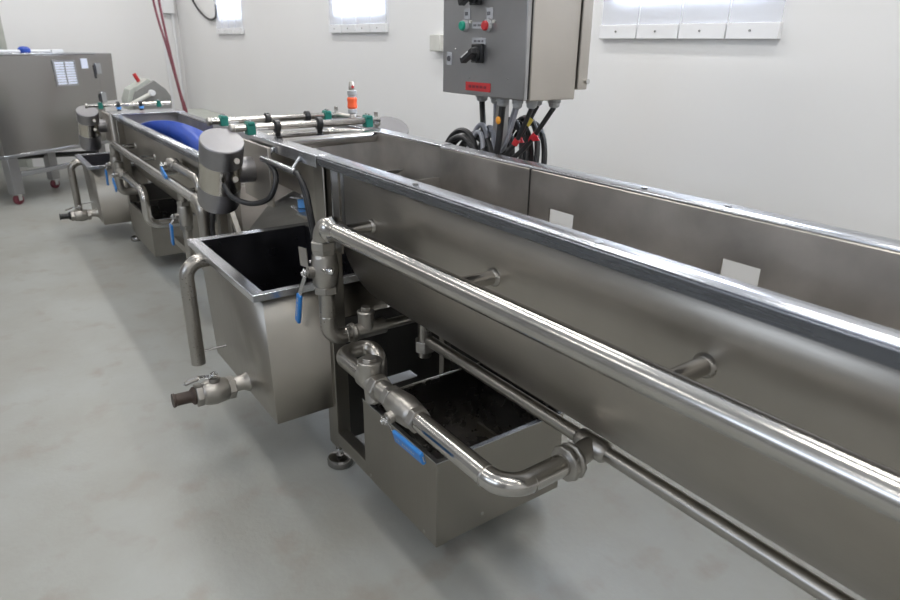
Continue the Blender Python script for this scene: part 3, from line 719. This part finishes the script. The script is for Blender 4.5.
lean_box(-.07, 1.11, -.035, .86, 1.262, 1.276).build('top_rim', 'rim', t, bevel=.003)
for z in (1.13, .86):
    B().obb(hp_(1.105, -.03+LE*(z-.43)/.84-.008, z), hd*.03, hn*.008, V((0, 0, .05))).build('hinge', 'rim', t, bevel=.002)
    B().obb(hp_(1.065, -.03+LE*(z-.43)/.84-.003, z-.03), hd*.011, hn*.003, V((0, 0, .06))).build('slot', 'dark', t)
def leg(tt, dep, w=.055):
    a = B().obb(hp_(tt, dep, .26), hd*w, hn*w*.8, V((0, 0, .165))).build('leg', 'cab', t, bevel=.004)
    c = hp_(tt, dep, 0)
    B().obb(c+V((0, 0, .092)), hd*.04, hn*.035, V((0, 0, .004))).build('castor_plate', 'polish', t)
    for s_ in (-1, 1): B().obb(c+hd*.005+hn*(.022*s_)+V((0, 0, .065)), hd*.018, hn*.0025, V((0, 0, .03))).build('castor_fork', 'polish', t)
    B().lathe(c-hn*.016+V((0, 0, .045)), hn, [(0, .038), (.004, .045), (.028, .045), (.032, .038)], 24).build('castor_wheel', 'maroon', t)
leg(.02, 0.03, .05); leg(.66, .33, .045); leg(1.15, .20, .045); leg(.10, .80, .045)
B().obb(hp_(.60, .02, .26), hd*.56, hn*.02, V((0, 0, .02))).build('lower_rail', 'rim', t, bevel=.003)
a, b2 = hp_(.66, .33, .33), hp_(.10, .80, .33)
B().tube([a, b2], .025, 4).build('side_rail', 'darksteel', t)
B().tube([a, hp_(1.15, .20, .29)], .025, 4).build('side_rail', 'darksteel', t)
# window reflection on the front, built as framed pale slats and a patch
fz = -.034
def fpt(tt, z, d=0): return hp_(tt, fz + LE*(z-.43)/.84 - d, z)
lw_ = B()
for a, b2, z0, z1 in ((.605, .62, .985, 1.215), (.835, .85, .985, 1.215), (.62, .835, .985, .998), (.62, .835, 1.202, 1.215), (.722, .733, .998, 1.202)):
    lw_.obb((fpt(a, z0)+fpt(b2, z1))/2, hd*(b2-a)/2, hn*.004, V((0, 0, (z1-z0)/2)))
lf = lw_.build('reflection_frame', 'rim', t, bevel=.001)
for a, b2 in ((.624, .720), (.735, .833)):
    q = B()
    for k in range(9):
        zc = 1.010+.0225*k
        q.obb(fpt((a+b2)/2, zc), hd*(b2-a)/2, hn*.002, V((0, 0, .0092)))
    q.build('reflection_slats', 'winreflect', lf)
B().obb(fpt(.955, 1.18), hd*.038, hn*.002, V((0, 0, .046))).build('reflection_patch', 'winreflect', t, bevel=.001)
# things on its top edge
B().lathe(hp_(.46, .12, 1.276), (0, 0, 1), [(0, .04), (.01, .05), (.035, .05), (.05, .035), (.055, .01)], 20).build('lid_knob', 'bluepl', t)
B().cyl(hp_(.0, .12, 1.292), hp_(.80, .12, 1.290), .012).build('lid_rod', 'white', t)
B().obb(hp_(.78, .12, 1.290), hd*.06, hn*.03, V((0, 0, .014))).build('lid_latch', 'white', t, bevel=.003)

# angled grey guard machine in the corner
t = thing('guard_housing', 'grey many-sided machine guard with a pale lever arm in the far corner', 'machine', (-6.35, 1.3, 0))
poly = [(1.146, .90), (1.182, .985), (1.339, 1.075), (1.427, 1.0), (1.462, .94), (1.455, .82), (1.146, .82)]
B().prism([(-6.30, a, b2) for a, b2 in poly], (-.05, 0, 0)).build('front_guard', 'guard', t, bevel=.004)
B().prism([(-6.36, a-.035, b2+.012) for a, b2 in poly], (-.25, 0, 0)).build('rear_guard', 'duct', t, bevel=.004)
B().box(-6.6, -6.33, 1.16, 1.44, 0, .83).build('pedestal', 'cab', t, bevel=.005)
B().cyl((-6.27, 1.12, .885), (-6.27, 1.30, .972), .018).build('lever_arm', 'beige', t)
B().lathe((-6.30, 1.302, .974), (1, 0, 0), [(0, .026), (.05, .026), (.055, .02)], 20).build('arm_hub', 'white', t)
B().cyl((-6.45, 1.245, 1.06), (-6.45, 1.215, 1.125), .016).build('red_handle', 'red', t)

# red supply hose pair hanging from the ceiling
for k, (dx, lb) in enumerate(((0, 'left of the two dark red hoses hanging from the ceiling'), (.20, 'right of the two dark red hoses hanging from the ceiling'))):
    tag(B().tube(spline([(-7.62+dx*1.5, 1.70, ZC), (-7.60+dx*1.3, 1.70, 2.3), (-7.50+dx*1.1, 1.70, 1.72), (-7.20+dx*.35, 1.70, 1.30), (-6.98+dx*.1, 1.70, .95), (-6.86, 1.70+.02*k, .70), (-6.84, 1.70+.02*k, .3), (-6.80-.1*k, 1.72, .03)], 10), .012, 12).build('supply_hose', 'maroon', origin=(-7.3, 1.7, 1.5)), lb, 'hose')

# low duct and boxes along the back wall
t = thing('wall_duct', 'pale low duct box along the foot of the back wall near the corner', 'duct', (-7.6, 2.15, 0))
B().box(-8.35, -6.75, 2.02, 2.28, .0, .60).build('duct_body', 'beige', t, bevel=.004)
B().box(-8.37, -6.73, 2.0, 2.29, .60, .635).build('duct_lid', 'duct', t, bevel=.003)
t = thing('floor_valve', 'white capped valve at the corner end of the wall duct', 'valve', (-8.0, 1.93, .0))
B().cyl((-8.0, 1.93, 0), (-8.0, 1.93, .52), .05).build('valve_post', 'motorcap', t)
B().lathe((-8.0, 1.93, .52), (0, 0, 1), [(0, .06), (.04, .07), (.09, .07), (.12, .03)], 18).build('valve_cap', 'white', t)
tag(B().box(XL, XL+.07, 2.12, 2.26, 1.70, 1.95).build('junction_box', 'frame', bevel=.006), 'pale junction box at the top of the room corner', 'box')
tag(B().box(-3.385, -3.28, YB-.05, YB-.001, 1.36, 1.45).build('wall_socket', 'beige', bevel=.005), 'pale socket box on the wall just left of the control cabinet', 'box')
tag(B().tube(spline([(-8.6, 2.285, 2.3), (-8.42, 2.285, 1.98), (-8.22, 2.285, 1.80), (-8.0, 2.285, 1.69), (-7.78, 2.285, 1.625), (-7.6, 2.285, 1.61), (-7.46, 2.285, 1.64), (-7.44, 2.29, 1.75)], 8), .011, 10).build('wall_cable', 'rubber', origin=(-8, 2.28, 1.7)), 'black cable drooping on the back wall to the farthest window', 'cable')

# ------------------------------------------------------------------ lights
def area(name, loc, size, sy, power, rot, col=(1, 1, 1)):
    l = bpy.data.lights.new(name, 'AREA'); l.shape = 'RECTANGLE'; l.size = size; l.size_y = sy; l.energy = power; l.color = col
    o = bpy.data.objects.new(name, l); COL.objects.link(o); o.location = loc; o.rotation_euler = rot; return o
for i, (x0, x1, zs, zb) in enumerate(WIN):
    area('daylight_lamp', ((x0+x1)/2, YB+.5, 2.05), 1.5, 1.4, [120, 190, 420][i], (-PI/2, 0, 0), (.80, .88, 1))
n_l = 0
for y, pw in ((-1.7, 10), (.45, 15), (1.65, 17)):
    for x in (-7.6, -5.2, -2.8, -.4, 1.8):
        t = thing('ceiling_light', 'long white ceiling luminaire', 'light', (x, y, ZC), 'ceiling luminaires')
        B().box(x-.75, x+.75, y-.08, y+.08, ZC-.06, ZC-.001).build('housing', 'frame', t, bevel=.004)
        B().box(x-.73, x+.73, y-.06, y+.06, ZC-.068, ZC-.06).build('diffuser', 'lamp', t)
        area('luminaire_lamp', (x, y, ZC-.08), 1.45, .12, pw, (0, 0, 0), (1, .97, .93))
wd = bpy.data.worlds.new('world'); bpy.context.scene.world = wd; wd.use_nodes = True
area('added_fill_lamp', (-1.2, YF+.3, 2.4), 3.0, 1.0, 40, (PI/2, 0, 0), (.74, .84, 1))  # bluish fill added inside the closed front wall; no window there
bg = wd.node_tree.nodes['Background']; bg.inputs[0].default_value = (.8, .88, 1, 1); bg.inputs[1].default_value = 3.0

# ------------------------------------------------------------------ camera (two vanishing points solved from the photo)
import math as _m
p1 = V((-47-450, 37-300)); p2 = V((1430-450, 58-300)); f = _m.sqrt(-p1.dot(p2))
ex = -V((p1.x, p1.y, f)).normalized(); ey = V((p2.x, p2.y, f)).normalized(); ez = ex.cross(ey)
right = V((ex.x, ey.x, ez.x)); down = V((ex.y, ey.y, ez.y)); fwd = V((ex.z, ey.z, ez.z))
fwd.normalize(); right = (right - fwd*right.dot(fwd)).normalized(); up = right.cross(fwd)
mw = Matrix(((right.x, up.x, -fwd.x, 0), (right.y, up.y, -fwd.y, 0), (right.z, up.z, -fwd.z, 1.4), (0, 0, 0, 1)))
cd = bpy.data.cameras.new('camera'); cd.sensor_width = 36; cd.lens = f/900*36; cd.clip_start = .02
cd.dof.use_dof = True; cd.dof.focus_distance = 1.9; cd.dof.aperture_fstop = 5.0
cam = bpy.data.objects.new('camera', cd); COL.objects.link(cam); cam.matrix_world = mw
sc = bpy.context.scene; sc.camera = cam
sc.view_settings.view_transform = 'Standard'; sc.view_settings.look = 'None'; sc.view_settings.exposure = -.22
sc.cycles.max_bounces = 8; sc.cycles.sample_clamp_indirect = 4
